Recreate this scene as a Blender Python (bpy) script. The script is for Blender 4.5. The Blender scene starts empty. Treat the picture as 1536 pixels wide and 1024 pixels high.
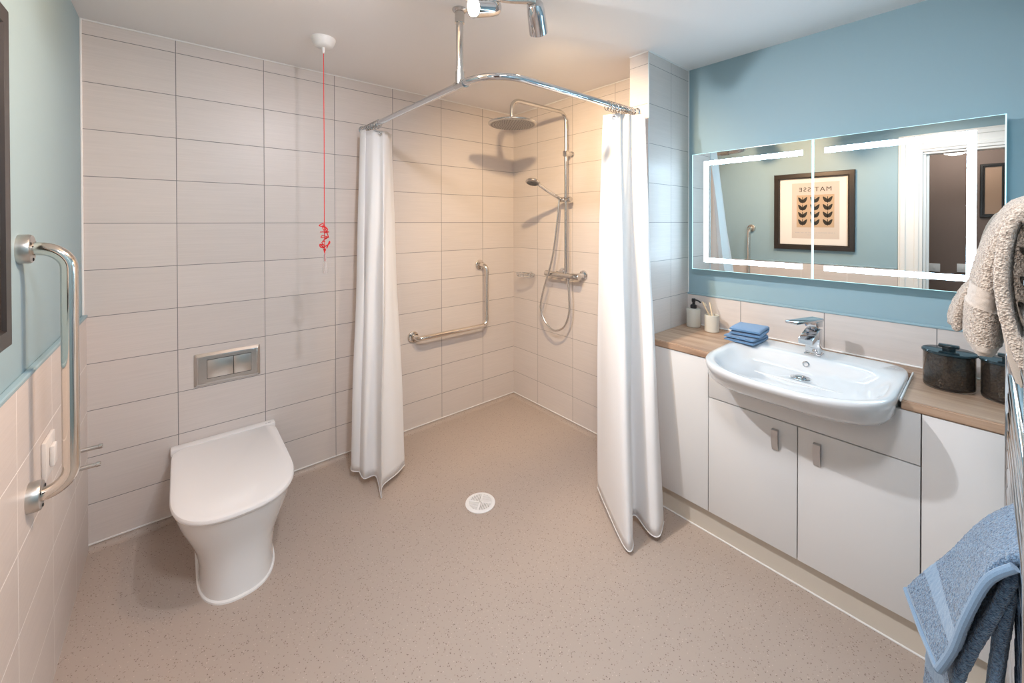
import bpy, bmesh, math, random
from mathutils import Vector, Matrix, noise
random.seed(7)
C = bpy.context.scene.collection
PI = math.pi

# ------------------------------------------------------------------ helpers
def obj(name, bm, mats, parent=None, smooth=True, angle=35, loc=None):
    """link a bmesh (built in room coordinates) as ONE mesh object, origin at its thing's base"""
    bmesh.ops.recalc_face_normals(bm, faces=bm.faces[:])
    off = Vector(loc) if loc is not None else Vector((0, 0, 0))
    if parent is not None:
        off = Vector(parent['_base'])
    bm.transform(Matrix.Translation(-off))
    me = bpy.data.meshes.new(name)
    bm.to_mesh(me); bm.free()
    if not isinstance(mats, (list, tuple)): mats = [mats]
    for m in mats: me.materials.append(m)
    if smooth:
        for p in me.polygons: p.use_smooth = True
        me.set_sharp_from_angle(angle=math.radians(angle))
    o = bpy.data.objects.new(name, me); C.objects.link(o)
    if parent is not None:
        o.parent = parent
    else:
        o.location = off
    o['_base'] = tuple(off)
    return o

def thing(name, loc, label, cat, group=None):
    o = bpy.data.objects.new(name, None); C.objects.link(o)
    o.empty_display_size = .05
    o.location = loc; o['_base'] = tuple(loc); o['label'] = label; o['category'] = cat
    if group: o['group'] = group
    return o
def tag(o, label, cat, group=None):
    o['label'] = label; o['category'] = cat
    if group: o['group'] = group
    return o
def struct(name, bm, m, parent=None, smooth=False):
    o = obj(name, bm, m, parent, smooth=smooth)
    o['kind'] = 'structure'
    return o

def B(): return bmesh.new()
def box(bm, x0, x1, y0, y1, z0, z1, bev=0, seg=2, mat=0, M=None):
    t = bmesh.new()
    bmesh.ops.create_cube(t, size=1)
    for v in t.verts:
        v.co = Vector(((x0+x1)/2+v.co.x*(x1-x0), (y0+y1)/2+v.co.y*(y1-y0), (z0+z1)/2+v.co.z*(z1-z0)))
    if bev: bmesh.ops.bevel(t, geom=t.edges[:]+t.verts[:], offset=bev, segments=seg, profile=.5, affect='EDGES')
    if M is not None: t.transform(M)
    merge(bm, t, mat); return bm
def merge(bm, t, mat=0):
    idx = {}
    for v in t.verts: idx[v] = bm.verts.new(v.co)
    for f in t.faces:
        try:
            g = bm.faces.new([idx[v] for v in f.verts]); g.material_index = mat if mat else f.material_index
        except ValueError: pass
    t.free()
def loft(bm, rings, cap0=True, cap1=True, closed=True, mat=0, matf=None):
    R = [[bm.verts.new(p) for p in r] for r in rings]
    n = len(R[0])
    for i in range(len(R)-1):
        for j in range(n if closed else n-1):
            k = (j+1) % n
            try:
                f = bm.faces.new((R[i][j], R[i][k], R[i+1][k], R[i+1][j]))
                f.material_index = matf(i, j) if matf else mat
            except ValueError: pass
    if closed and cap0: f = bm.faces.new(R[0]); f.material_index = matf(0, 0) if matf else mat
    if closed and cap1: f = bm.faces.new(R[-1]); f.material_index = matf(len(R)-2, 0) if matf else mat
    return R
def fillet(pts, rad, seg=8):
    """round the corners of a polyline"""
    pts = [Vector(p) for p in pts]
    if not isinstance(rad, (list, tuple)): rad = [rad]*len(pts)
    out = [pts[0]]
    for i in range(1, len(pts)-1):
        a, b, c = pts[i-1], pts[i], pts[i+1]
        u = (a-b).normalized(); w = (c-b).normalized()
        ang = u.angle(w)
        if ang > PI-.01 or rad[i] <= 0: out.append(b); continue
        d = min(rad[i]/math.tan(ang/2), (a-b).length*.49 if i > 1 else (a-b).length*.98, (c-b).length*.49 if i < len(pts)-2 else (c-b).length*.98)
        r = d*math.tan(ang/2)
        bis = (u+w).normalized(); cen = b+bis*(r/math.sin(ang/2))
        p0 = b+u*d; p1 = b+w*d
        v0 = p0-cen; v1 = p1-cen; th = v0.angle(v1)
        for k in range(seg+1):
            t = k/seg
            s = (math.sin((1-t)*th)*v0+math.sin(t*th)*v1)/math.sin(th)
            out.append(cen+s)
    out.append(pts[-1])
    return out
def catmull(pts, n=8, closed=False):
    pts = [Vector(p) for p in pts]; out = []; N = len(pts)
    rng = range(N if closed else N-1)
    for i in rng:
        g = (lambda k: pts[k % N]) if closed else (lambda k: pts[max(0, min(N-1, k))])
        p0, p1, p2, p3 = g(i-1), g(i), g(i+1), g(i+2)
        for k in range(n):
            t = k/n
            out.append(.5*((2*p1)+(p2-p0)*t+(2*p0-5*p1+4*p2-p3)*t*t+(3*p1-p0-3*p2+p3)*t**3))
    if not closed: out.append(pts[-1])
    return out
def tube(bm, pts, r, n=14, cap=True, mat=0, closed=False):
    pts = [Vector(p) for p in pts]; N = len(pts)
    rr = r if callable(r) else (lambda t: r)
    T = []
    for i in range(N):
        if closed: d = pts[(i+1) % N]-pts[i-1]
        else: d = pts[min(i+1, N-1)]-pts[max(i-1, 0)]
        T.append(d.normalized())
    up = Vector((0, 0, 1)) if abs(T[0].z) < .9 else Vector((1, 0, 0))
    X = T[0].cross(up).normalized()
    rings = []
    for i in range(N):
        X = (X-T[i]*X.dot(T[i])).normalized(); Y = T[i].cross(X)
        rad = rr(i/(N-1))
        rings.append([pts[i]+(X*math.cos(a)+Y*math.sin(a))*rad for a in [2*PI*k/n for k in range(n)]])
    if closed: rings.append(rings[0])
    loft(bm, rings, cap and not closed, cap and not closed, mat=mat)
    return bm
def frame(axis):
    a = Vector(axis).normalized()
    up = Vector((0, 0, 1)) if abs(a.z) < .9 else Vector((1, 0, 0))
    X = up.cross(a).normalized(); Y = a.cross(X)
    return X, Y, a
def lathe(bm, cen, axis, prof, n=32, cap=True, mat=0):
    """prof: (radius, distance along axis)"""
    X, Y, a = frame(axis); cen = Vector(cen)
    rings = [[cen+a*h+(X*math.cos(t)+Y*math.sin(t))*max(r, 1e-5) for t in [2*PI*k/n for k in range(n)]] for r, h in prof]
    loft(bm, rings, cap, cap, mat=mat); return bm
def prism(bm, pts, d, mat=0):
    """closed polygon (3d points) pushed along d"""
    d = Vector(d)
    a = [bm.verts.new(Vector(p)) for p in pts]; b = [bm.verts.new(Vector(p)+d) for p in pts]
    n = len(a)
    for f in ([a, b[::-1]]): g = bm.faces.new(f); g.material_index = mat
    for i in range(n):
        g = bm.faces.new((a[i], a[(i+1) % n], b[(i+1) % n], b[i])); g.material_index = mat
    return bm
def dup(root, loc, label=None):
    r = root.copy(); C.objects.link(r); r.location = loc
    if label: r['label'] = label
    for ch in list(root.children):
        c = ch.copy(); C.objects.link(c); c.parent = r
        for g in ch.children:
            d = g.copy(); C.objects.link(d); d.parent = c
    return r

# ------------------------------------------------------------------ materials
def mat(name, col, rough=.5, metal=0, coat=0, **kw):
    m = bpy.data.materials.new(name); m.use_nodes = True
    b = m.node_tree.nodes['Principled BSDF']
    b.inputs['Base Color'].default_value = (*col, 1)
    b.inputs['Roughness'].default_value = rough
    b.inputs['Metallic'].default_value = metal
    b.inputs['Coat Weight'].default_value = coat
    for k, v in kw.items(): b.inputs[k.replace('_', ' ')].default_value = v
    return m
def nodes(m): return m.node_tree.nodes, m.node_tree.links, m.node_tree.nodes['Principled BSDF']
def N_(nt, t, **kw):
    n = nt.new(t)
    for k, v in kw.items(): setattr(n, k, v)
    return n
def math_(ns, ls, op, a, b=None, c=None):
    n = ns.new('ShaderNodeMath'); n.operation = op
    for i, v in enumerate((a, b, c)):
        if v is None: continue
        if isinstance(v, (int, float)): n.inputs[i].default_value = v
        else: ls.new(v, n.inputs[i])
    return n.outputs[0]
def bump(ns, ls, b, h, strength=.1, dist=.001):
    n = ns.new('ShaderNodeBump'); n.inputs['Strength'].default_value = strength; n.inputs['Distance'].default_value = dist
    ls.new(h, n.inputs['Height']); ls.new(n.outputs[0], b.inputs['Normal'])

TW, TH = .3515, .2
def tile_mat(name, axis, off, base, grout, gw=.0022, th=TH, zoff=0.0):
    m = mat(name, base, .28); ns, ls, b = nodes(m)
    geo = ns.new('ShaderNodeNewGeometry'); sep = ns.new('ShaderNodeSeparateXYZ'); ls.new(geo.outputs['Position'], sep.inputs[0])
    u = math_(ns, ls, 'SUBTRACT', sep.outputs[axis], off); u = math_(ns, ls, 'DIVIDE', u, TW)
    v = math_(ns, ls, 'SUBTRACT', sep.outputs['Z'], zoff); v = math_(ns, ls, 'DIVIDE', v, th)
    fu = math_(ns, ls, 'FRACT', u); fv = math_(ns, ls, 'FRACT', v)
    du = math_(ns, ls, 'MULTIPLY', math_(ns, ls, 'MINIMUM', fu, math_(ns, ls, 'SUBTRACT', 1, fu)), TW)
    dv = math_(ns, ls, 'MULTIPLY', math_(ns, ls, 'MINIMUM', fv, math_(ns, ls, 'SUBTRACT', 1, fv)), th)
    d = math_(ns, ls, 'MINIMUM', du, dv)
    g = math_(ns, ls, 'LESS_THAN', d, gw/2)
    # fine horizontal streaks, shifted per tile
    comb = ns.new('ShaderNodeCombineXYZ')
    ls.new(math_(ns, ls, 'MULTIPLY', u, 1.6), comb.inputs[0]); ls.new(math_(ns, ls, 'MULTIPLY', v, 34), comb.inputs[1])
    cell = math_(ns, ls, 'ADD', math_(ns, ls, 'MULTIPLY', math_(ns, ls, 'FLOOR', u), 7.3), math_(ns, ls, 'MULTIPLY', math_(ns, ls, 'FLOOR', v), 3.1))
    ls.new(cell, comb.inputs[2])
    nz = ns.new('ShaderNodeTexNoise'); nz.inputs['Scale'].default_value = 1.0; nz.inputs['Detail'].default_value = 5; nz.inputs['Roughness'].default_value = .7
    ls.new(comb.outputs[0], nz.inputs['Vector'])
    rmp = ns.new('ShaderNodeMapRange'); ls.new(nz.outputs[0], rmp.inputs[0])
    rmp.inputs[1].default_value = .25; rmp.inputs[2].default_value = .75; rmp.inputs[3].default_value = .94; rmp.inputs[4].default_value = 1.05
    wn = ns.new('ShaderNodeTexWhiteNoise'); wn.noise_dimensions = '1D'; ls.new(cell, wn.inputs['W'])
    tone = math_(ns, ls, 'ADD', .975, math_(ns, ls, 'MULTIPLY', wn.outputs[0], .05))
    k = math_(ns, ls, 'MULTIPLY', rmp.outputs[0], tone)
    mul = ns.new('ShaderNodeMix'); mul.data_type = 'RGBA'; mul.blend_type = 'MULTIPLY'; mul.inputs[0].default_value = 1
    mul.inputs[6].default_value = (*base, 1); ls.new(k, mul.inputs[7])
    mx = ns.new('ShaderNodeMix'); mx.data_type = 'RGBA'; ls.new(g, mx.inputs[0])
    ls.new(mul.outputs[2], mx.inputs[6]); mx.inputs[7].default_value = (*grout, 1)
    ls.new(mx.outputs[2], b.inputs['Base Color'])
    ls.new(math_(ns, ls, 'ADD', .40, math_(ns, ls, 'MULTIPLY', g, .5)), b.inputs['Roughness'])
    h = math_(ns, ls, 'ADD', math_(ns, ls, 'MULTIPLY', math_(ns, ls, 'MINIMUM', d, .003), 330), math_(ns, ls, 'MULTIPLY', nz.outputs[0], .25))
    bump(ns, ls, b, h, .25, .001)
    return m

TILE = (.66, .60, .565); GROUT = (.21, .20, .195)
m_tileB = tile_mat('back wall tile', 'X', -2.062, TILE, GROUT, .0028)
m_tileR = tile_mat('shower wall tile', 'Y', -.284, TILE, GROUT, .002)
m_tileN = tile_mat('nib tile', 'X', -.035, TILE, GROUT, .002)
m_tileNn = tile_mat('nib edge tile', 'Y', -1.60, TILE, GROUT, .002)
m_tileS = tile_mat('splashback tile', 'Y', -1.658, TILE, GROUT, .003, th=.6, zoff=.65)
m_tileL = tile_mat('wainscot tile', 'Y', -.962, TILE, (.92, .89, .86), .003)

m_paint = mat('blue grey wall paint', (.285, .415, .47), .5)
m_ceil = mat('white ceiling paint', (.82, .795, .785), .75)
m_caulk = mat('white sealant', (.85, .84, .82), .4)
m_white = mat('white door gloss paint', (.82, .80, .77), .3)
m_trimblue = mat('painted trim edge', (.45, .60, .63), .4)

def floor_mat():
    m = mat('speckled vinyl', (.5, .4, .34), .42); ns, ls, b = nodes(m)
    geo = ns.new('ShaderNodeNewGeometry')
    def specks(scale, thr, seed):
        vo = ns.new('ShaderNodeTexVoronoi'); vo.inputs['Scale'].default_value = scale
        mp = ns.new('ShaderNodeMapping'); mp.inputs['Location'].default_value = (seed, seed*1.7, 0); ls.new(geo.outputs['Position'], mp.inputs[0]); ls.new(mp.outputs[0], vo.inputs['Vector'])
        wn = ns.new('ShaderNodeTexWhiteNoise'); ls.new(vo.outputs['Color'], wn.inputs['Vector'])
        a = math_(ns, ls, 'LESS_THAN', vo.outputs['Distance'], thr)
        return a, wn.outputs[0]
    base = (.46, .37, .315)
    n1 = ns.new('ShaderNodeTexNoise'); n1.inputs['Scale'].default_value = 5; ls.new(geo.outputs['Position'], n1.inputs['Vector'])
    mx0 = ns.new('ShaderNodeMix'); mx0.data_type = 'RGBA'; ls.new(n1.outputs[0], mx0.inputs[0]); mx0.inputs[6].default_value = (.43, .355, .305, 1); mx0.inputs[7].default_value = (.455, .375, .32, 1)
    cur = mx0.outputs[2]
    for scale, thr, seed, frac, col in ((105, .2, 0, .5, (.16, .11, .085)), (125, .2, 4, .5, (.27, .20, .165)), (110, .18, 9, .35, (.60, .51, .44))):
        a, r = specks(scale, thr, seed)
        f = math_(ns, ls, 'MULTIPLY', a, math_(ns, ls, 'LESS_THAN', r, frac))
        f = math_(ns, ls, 'MULTIPLY', f, .8)
        mx = ns.new('ShaderNodeMix'); mx.data_type = 'RGBA'; ls.new(f, mx.inputs[0]); ls.new(cur, mx.inputs[6]); mx.inputs[7].default_value = (*col, 1)
        cur = mx.outputs[2]
    ls.new(cur, b.inputs['Base Color'])
    n2 = ns.new('ShaderNodeTexNoise'); n2.inputs['Scale'].default_value = 60; ls.new(geo.outputs['Position'], n2.inputs['Vector'])
    bump(ns, ls, b, n2.outputs[0], .12, .002)
    return m
m_floor = floor_mat()

m_chrome = mat('chrome', (.66, .67, .69), .06, 1)
m_chrome2 = mat('satin chrome', (.60, .59, .575), .16, 1)
m_steel = mat('polished stainless steel', (.80, .745, .68), .11, 1)
m_steelb = mat('brushed stainless steel', (.62, .59, .55), .3, 1)
m_ceram = mat('white glazed ceramic', (.80, .795, .79), .08, 0, .5)
m_ceramb = mat('white glazed basin ceramic', (.70, .70, .70), .08, 0, .5)
m_seat = mat('white seat plastic', (.86, .84, .83), .16)
m_cab = mat('white cabinet gloss', (.71, .70, .69), .22)
m_carc = mat('white cabinet board', (.7, .69, .67), .5)
m_plinth = mat('beige plinth', (.62, .56, .48), .45)
m_hand = mat('brushed nickel handle', (.55, .54, .54), .32, 1)
m_dark = mat('dark void', (.02, .02, .02), .6)
m_black = mat('black plastic', (.015, .015, .017), .3)
m_mirror = mat('mirror glass', (.74, .77, .755), .003, 1)
m_gedge = mat('lit mirror glass edge', (.45, .78, .80), .15, Emission_Color=(.62, .93, 1, 1), Emission_Strength=.9)
m_grey = mat('grey plastic', (.45, .44, .44), .4)
m_whitepl = mat('white plastic', (.84, .82, .80), .3)
m_stone = mat('beige stoneware', (.60, .57, .50), .45)
m_bamboo = mat('bamboo', (.72, .56, .38), .5)
m_red = mat('red cord', (.75, .02, .02), .6)
m_frame = mat('dark stained frame', (.022, .016, .013), .32)
m_mat = mat('white picture mount', (.80, .76, .70), .7)
m_paper = mat('poster paper', (.60, .525, .46), .7)
m_block = mat('poster beige block', (.50, .36, .235), .7)
m_ink = mat('poster dark ink', (.022, .018, .012), .7)
m_hall = mat('hallway wall paint', (.20, .14, .115), .7)
m_hallp = mat('tan panel', (.40, .25, .165), .6)
m_hallf = mat('hallway floor', (.30, .22, .17), .6)
m_clear = mat('clear plastic', (.95, .90, .88), .1, Transmission_Weight=.8, IOR=1.4)
m_smoke = mat('smoked acrylic', (.30, .25, .21), .04, Transmission_Weight=.92, IOR=1.45)
m_lid = mat('dark smoked lid', (.012, .022, .026), .08)
m_scrub = None

def emis(name, col, s):
    m = bpy.data.materials.new(name); m.use_nodes = True
    ns = m.node_tree.nodes; ns.remove(ns['Principled BSDF'])
    e = ns.new('ShaderNodeEmission'); e.inputs[0].default_value = (*col, 1); e.inputs[1].default_value = s
    m.node_tree.links.new(e.outputs[0], ns['Material Output'].inputs[0]); return m
m_led = emis('led strip light', (.55, .80, 1.0), 26)
m_bulb = emis('warm bulb light', (1.0, .78, .50), 60)

def wood_mat():
    m = mat('oak laminate', (.4, .27, .18), .42); ns, ls, b = nodes(m)
    geo = ns.new('ShaderNodeNewGeometry'); mp = ns.new('ShaderNodeMapping'); mp.inputs['Scale'].default_value = (26, 1.6, 26); ls.new(geo.outputs['Position'], mp.inputs[0])
    n = ns.new('ShaderNodeTexNoise'); n.inputs['Scale'].default_value = 1.3; n.inputs['Detail'].default_value = 6; n.inputs['Distortion'].default_value = .6; ls.new(mp.outputs[0], n.inputs['Vector'])
    r = ns.new('ShaderNodeValToRGB'); ls.new(n.outputs[0], r.inputs[0])
    r.color_ramp.elements[0].position = .3; r.color_ramp.elements[0].color = (.30, .18, .115, 1)
    r.color_ramp.elements[1].position = .7; r.color_ramp.elements[1].color = (.50, .345, .24, 1)
    ls.new(r.outputs[0], b.inputs['Base Color']); bump(ns, ls, b, n.outputs[0], .08, .001)
    return m
m_wood = wood_mat()

def cloth_mat(name, c0, c1, scale=260, bs=.9, bd=.004):
    m = mat(name, c0, .95); ns, ls, b = nodes(m)
    b.inputs['Sheen Weight'].default_value = .35; b.inputs['Sheen Roughness'].default_value = .6
    tc = ns.new('ShaderNodeTexCoord')
    n = ns.new('ShaderNodeTexNoise'); n.inputs['Scale'].default_value = scale; n.inputs['Detail'].default_value = 3; ls.new(tc.outputs['Object'], n.inputs['Vector'])
    r = ns.new('ShaderNodeValToRGB'); ls.new(n.outputs[0], r.inputs[0])
    r.color_ramp.elements[0].position = .34; r.color_ramp.elements[0].color = (*c0, 1)
    r.color_ramp.elements[1].position = .62; r.color_ramp.elements[1].color = (*c1, 1)
    ls.new(r.outputs[0], b.inputs['Base Color'])
    v = ns.new('ShaderNodeTexVoronoi'); v.inputs['Scale'].default_value = scale*1.3; ls.new(tc.outputs['Object'], v.inputs['Vector'])
    h = math_(ns, ls, 'ADD', n.outputs[0], math_(ns, ls, 'MULTIPLY', v.outputs['Distance'], .6))
    bump(ns, ls, b, h, bs, bd); return m
m_beige = cloth_mat('beige terry towel', (.26, .195, .145), (.55, .46, .375))
m_beigeband = cloth_mat('beige woven band', (.42, .35, .285), (.48, .405, .335), 700, .3, .001)
m_blue = cloth_mat('blue terry towel', (.025, .065, .13), (.125, .235, .37))
m_blueband = cloth_mat('blue woven band', (.125, .22, .34), (.16, .265, .39), 700, .3, .001)
m_scrub = cloth_mat('natural fibre', (.10, .07, .045), (.42, .33, .23), 140, 1.0, .006)
m_bluecl = cloth_mat('blue face cloth', (.055, .16, .34), (.13, .28, .48), 420, .7, .003)

def curtain_mat():
    m = mat('white shower curtain', (.94, .93, .93), .6); ns, ls, b = nodes(m)
    tr = ns.new('ShaderNodeBsdfTranslucent'); tr.inputs[0].default_value = (.85, .82, .80, 1)
    mx = ns.new('ShaderNodeMixShader'); mx.inputs[0].default_value = .12
    out = ns['Material Output']; ls.new(b.outputs[0], mx.inputs[1]); ls.new(tr.outputs[0], mx.inputs[2]); ls.new(mx.outputs[0], out.inputs[0])
    tc = ns.new('ShaderNodeTexCoord'); n = ns.new('ShaderNodeTexNoise'); n.inputs['Scale'].default_value = 9; n.inputs['Detail'].default_value = 3; ls.new(tc.outputs['Object'], n.inputs['Vector'])
    bump(ns, ls, b, n.outputs[0], .06, .02); return m
m_curtain = curtain_mat()

# ------------------------------------------------------------------ the room
ZC = 2.263; XL = -2.368; XB = .16; YF = -2.60
XH = -3.42                      # far wall of the hallway
struct('floor', box(B(), XH-.1, XB+.1, -3.3, .1, -.1, 0), m_floor)
struct('ceiling', box(B(), XH-.1, XB+.1, -3.3, .1, ZC, ZC+.1), m_ceil)
struct('wall_back', box(B(), XL-.1, XB+.1, 0, .1, 0, ZC), m_tileB)
struct('wall_shower', box(B(), 0, .1, -1.265, 0, 0, ZC), m_tileR)
bm = B(); box(bm, -.255, XB+.1, -1.375, -1.265, 0, ZC)
for f in bm.faces: f.material_index = 1 if f.calc_center_median().x < -.2 or f.calc_center_median().y > -1.27 else 0
struct('wall_nib', bm, [m_tileN, m_tileNn])
struct('wall_vanity', box(B(), XB, XB+.1, -3.3, -1.375, 0, ZC), m_paint)
# left wall with the doorway
DY0, DY1, DZ = -2.145, -2.93, 1.965
bm = B()
box(bm, XL-.1, XL, DY0, 0, 0, ZC); box(bm, XL-.1, XL, DY1, DY0, DZ, ZC); box(bm, XL-.1, XL, -3.3, DY1, 0, ZC)
struct('wall_left', bm, m_paint)
bm = B()
box(bm, -1.45, XB, YF-.1, YF, 0, ZC); box(bm, -1.45, -1.35, -3.1, YF-.1, 0, ZC); box(bm, XL, -1.45, -3.2, -3.1, 0, ZC)
struct('wall_front', bm, m_paint)
bm = B()
box(bm, XH-.1, XH, -3.3, -1.2, 0, ZC)
struct('wall_hallway', bm, m_hall)
bm = B(); box(bm, XH, XL-.1, -1.3, -1.2, 0, ZC); struct('wall_hallway_end', bm, m_hall)
bm = B(); box(bm, XH, XL-.1, -3.3, -3.2, 0, ZC); struct('wall_hallway_near', bm, m_hall)
# half height tile panels
bm = B(); box(bm, XL, XL+.012, -1.998, 0, 0, 1.0)
struct('trim_1', bm, m_tileL)
bm = B(); box(bm, XL, XL+.016, -1.998, 0, 1.0, 1.012, .003)
struct('trim_2', bm, m_paint)
bm = B(); box(bm, XB-.008, XB, YF, -1.375, .828, .992)
struct('trim_3', bm, m_tileS)
bm = B(); box(bm, XB-.012, XB, YF, -1.375, .992, 1.003, .003)
struct('trim_4', bm, m_paint)
# sealant beads along ceiling, corner, floor and worktop
bm = B()
box(bm, XL, 0, -.006, 0, ZC-.006, ZC, .002); box(bm, XL, XL+.007, -.007, 0, 1.0, ZC, .002)
box(bm, -.006, 0, -1.265, 0, ZC-.006, ZC, .002); box(bm, -.259, -.255, -1.378, -1.265, ZC-.005, ZC); box(bm, -.255, XB, -1.379, -1.375, ZC-.005, ZC)
box(bm, XB-.004, XB, -1.379, -1.375, 1.0, ZC)
struct('trim_5', bm, m_caulk)
bm = B()
box(bm, -.258, -.252, -1.378, -1.372, 0, ZC, .002)
struct('trim_6', bm, mat('white corner bead', (.62, .68, .70), .35))
def cove(p, q, nrm, r=.028, n=6):
    b_ = B(); p = Vector(p); q = Vector(q); nrm = Vector(nrm)
    sec = [nrm*(r-r*math.sin(a))+Vector((0, 0, r-r*math.cos(a))) for a in [PI/2*k/n for k in range(n+1)]]
    sec = [Vector((0, 0, 0))]+[Vector((0, 0, 0))+s for s in sec]
    loft(b_, [[p+s for s in sec], [q+s for s in sec]]); return b_
bm = cove((XL+.012, 0, 0), (0, 0, 0), (0, -1, 0)); merge(bm, cove((0, 0, 0), (0, -1.265, 0), (-1, 0, 0)))
struct('baseboard_back', bm, m_floor, smooth=True)
bm = B(); box(bm, XL+.012, 0, -.004, 0, .026, .031); box(bm, -.004, 0, -1.265, 0, .026, .031)
struct('trim_7', bm, m_caulk)
# door casing of the doorway in the left wall
bm = B()
for x0, x1 in ((XL, XL+.018),):
    box(bm, x0, x1, DY0, DY0+.145, 0, DZ+.145, .003); box(bm, x0+.006, x1+.008, DY0+.02, DY0+.05, 0, DZ+.05, .006); box(bm, x0+.006, x1+.012, DY0+.1, DY0+.135, 0, DZ+.135, .006)
    box(bm, x0, x1, DY1, DY0, DZ, DZ+.145, .003); box(bm, x0+.006, x1+.008, DY1, DY0+.02, DZ+.02, DZ+.05, .006); box(bm, x0+.006, x1+.012, DY1, DY0+.1, DZ+.1, DZ+.135, .006)
    box(bm, x0, x1, DY1-.145, DY1, 0, DZ+.145, .003)
box(bm, XL-.105, XL-.001, DY0-.018, DY0-.0005, 0, DZ-.018, .002); box(bm, XL-.06, XL-.03, DY0-.034, DY0-.016, 0, DZ-.016, .002)
box(bm, XL-.105, XL+.004, DY1, DY0, DZ-.018, DZ-.0005, .002); box(bm, XL-.105, XL+.004, DY1-.002, DY1+.018, 0, DZ, .002)
struct('door_1', bm, m_white)

# ------------------------------------------------------------------ toilet
TCX = -1.882
def dshape(cx, hw, yf, yb, ys, z, n=72, nf=2.5, nb=16):
    pts = []
    for k in range(n):
        t = 2*PI*k/n; c = math.cos(t); s = math.sin(t)
        if s >= 0: e = nb; yy = ys+(yb-ys)*abs(s)**(2/e)
        else: e = nf; yy = ys-(ys-yf)*abs(s)**(2/e)
        xx = cx+hw*math.copysign(abs(c)**(2/e), c)
        pts.append(Vector((xx, yy, z)))
    return pts
t = thing('toilet', (TCX, -.35, 0), 'white back-to-wall toilet with closed flat lid under the flush plate', 'toilet')
prof = [(0, .126, -.672), (.02, .124, -.668), (.06, .123, -.66), (.10, .126, -.655), (.15, .143, -.655), (.20, .166, -.665), (.25, .186, -.68), (.29, .197, -.692), (.318, .2025, -.70), (.322, .199, -.696)]
bm = B(); loft(bm, [dshape(TCX, hw, yf, -.001, -.40 if z > .12 else -.46, z) for z, hw, yf in prof])
obj('pan', bm, m_ceram, t, angle=50)
bm = B(); loft(bm, [dshape(TCX, .204+d, -.708-d, -.06, -.44, z) for z, d in ((.323, -.003), (.325, 0), (.3285, 0), (.330, -.003))])
obj('seat', bm, m_seat, t)
bm = B(); loft(bm, [dshape(TCX, .207+d, -.714-d, -.052, -.44, z) for z, d in ((.331, -.003), (.333, 0), (.340, 0), (.345, -.003), (.3475, -.009), (.348, -.02))])
obj('lid', bm, m_seat, t)
bm = B(); box(bm, TCX-.209, TCX+.209, -.05, -.001, .318, .352, .006)
o = obj('hinge_ledge', bm, m_seat, t)
bm = B(); box(bm, TCX+.165, TCX+.172, -.040, -.034, .352, .3526); box(bm, TCX+.176, TCX+.19, -.040, -.034, .352, .3526)
obj('maker_mark', bm, m_grey, t)
bm = B()
out = dshape(TCX, .130, -.680, -.002, -.46, 0); inn = dshape(TCX, .122, -.664, -.002, -.46, 0)
rings = []
for kk in range(len(out)):
    pass
loft(bm, [[p+Vector((0, 0, .0)) for p in out], [p+Vector((0, 0, .006)) for p in dshape(TCX, .1295, -.679, -.002, -.46, 0)], [p+Vector((0, 0, .011)) for p in inn]], True, True)
obj('sealant_bead', bm, m_caulk, t)

# flush plate
t = thing('flush_plate', (-1.87, 0, .607), 'satin chrome dual flush plate set in the tiles above toilet', 'flush plate')
x0, x1, z0, z1 = -2.004, -1.734, .606, .764
bm = B(); loft(bm, [[(x0, 0, z0), (x1, 0, z0), (x1, 0, z1), (x0, 0, z1)], [(x0, -.004, z0), (x1, -.004, z0), (x1, -.004, z1), (x0, -.004, z1)], [(x0+.014, -.014, z0+.014), (x1-.014, -.014, z0+.014), (x1-.014, -.014, z1-.014), (x0+.014, -.014, z1-.014)]])
bmesh.ops.bevel(bm, geom=bm.edges[:], offset=.002, segments=2, affect='EDGES')
obj('plate', bm, m_chrome2, t)
def plate_button(a, c):
    b_ = B(); box(b_, x0+(x1-x0)*a, x0+(x1-x0)*c, -.0175, -.012, z0+.036, z1-.034, .0012); return b_
bm = B(); box(bm, x0+(x1-x0)*.183, x0+(x1-x0)*.853, -.0146, -.012, z0+.0335, z1-.0315); obj('button_gap', bm, m_dark, t)
o = obj('flush_button', plate_button(.188, .572), m_steelb, t); o['label'] = 'wide flush button'
o = obj('flush_button', plate_button(.58, .848), m_steelb, t); o['label'] = 'narrow flush button'

# emergency pull cord
px, py = -1.535, -.459
t = thing('pull_cord', (px, py, ZC), 'red emergency pull cord hanging from white ceiling switch', 'pull cord')
bm = B(); lathe(bm, (px, py, ZC), (0, 0, -1), [(.052, 0), (.052, .006), (.047, .02), (.040, .034), (.032, .040), (.001, .042)], 36); obj('switch_housing', bm, m_whitepl, t)
bm = B(); lathe(bm, (px, py, ZC-.04), (0, 0, -1), [(.006, 0), (.007, .012), (.004, .028), (.001, .03)], 14); obj('cord_nipple', bm, m_whitepl, t)
zk = 1.40
bm = B(); tube(bm, [(px, py, ZC-.06), (px+.001, py, 1.8), (px, py, zk), (px+.002, py, 1.22)], .0017, 8); obj('cord', bm, m_red, t)
bm = B()
pts = []
rnd = random.Random(3)
for k in range(34):
    s = k/33; z = zk-.005-s*.135+rnd.uniform(-.012, .012); a = rnd.uniform(0, 6.28); r = (.006+.012*math.sin(PI*min(1, s*1.1)))*rnd.uniform(.4, 1.25)
    pts.append((px+r*math.cos(a)+.004*math.sin(s*7), py+r*math.sin(a), z))
tube(bm, catmull(pts, 5), .0021, 6)
tube(bm, catmull([(px-.002, py, zk), (px-.02, py+.01, zk-.012), (px-.006, py, zk-.018), (px+.012, py-.01, zk-.03), (px, py, zk-.05)], 6), .0024, 6)
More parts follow.
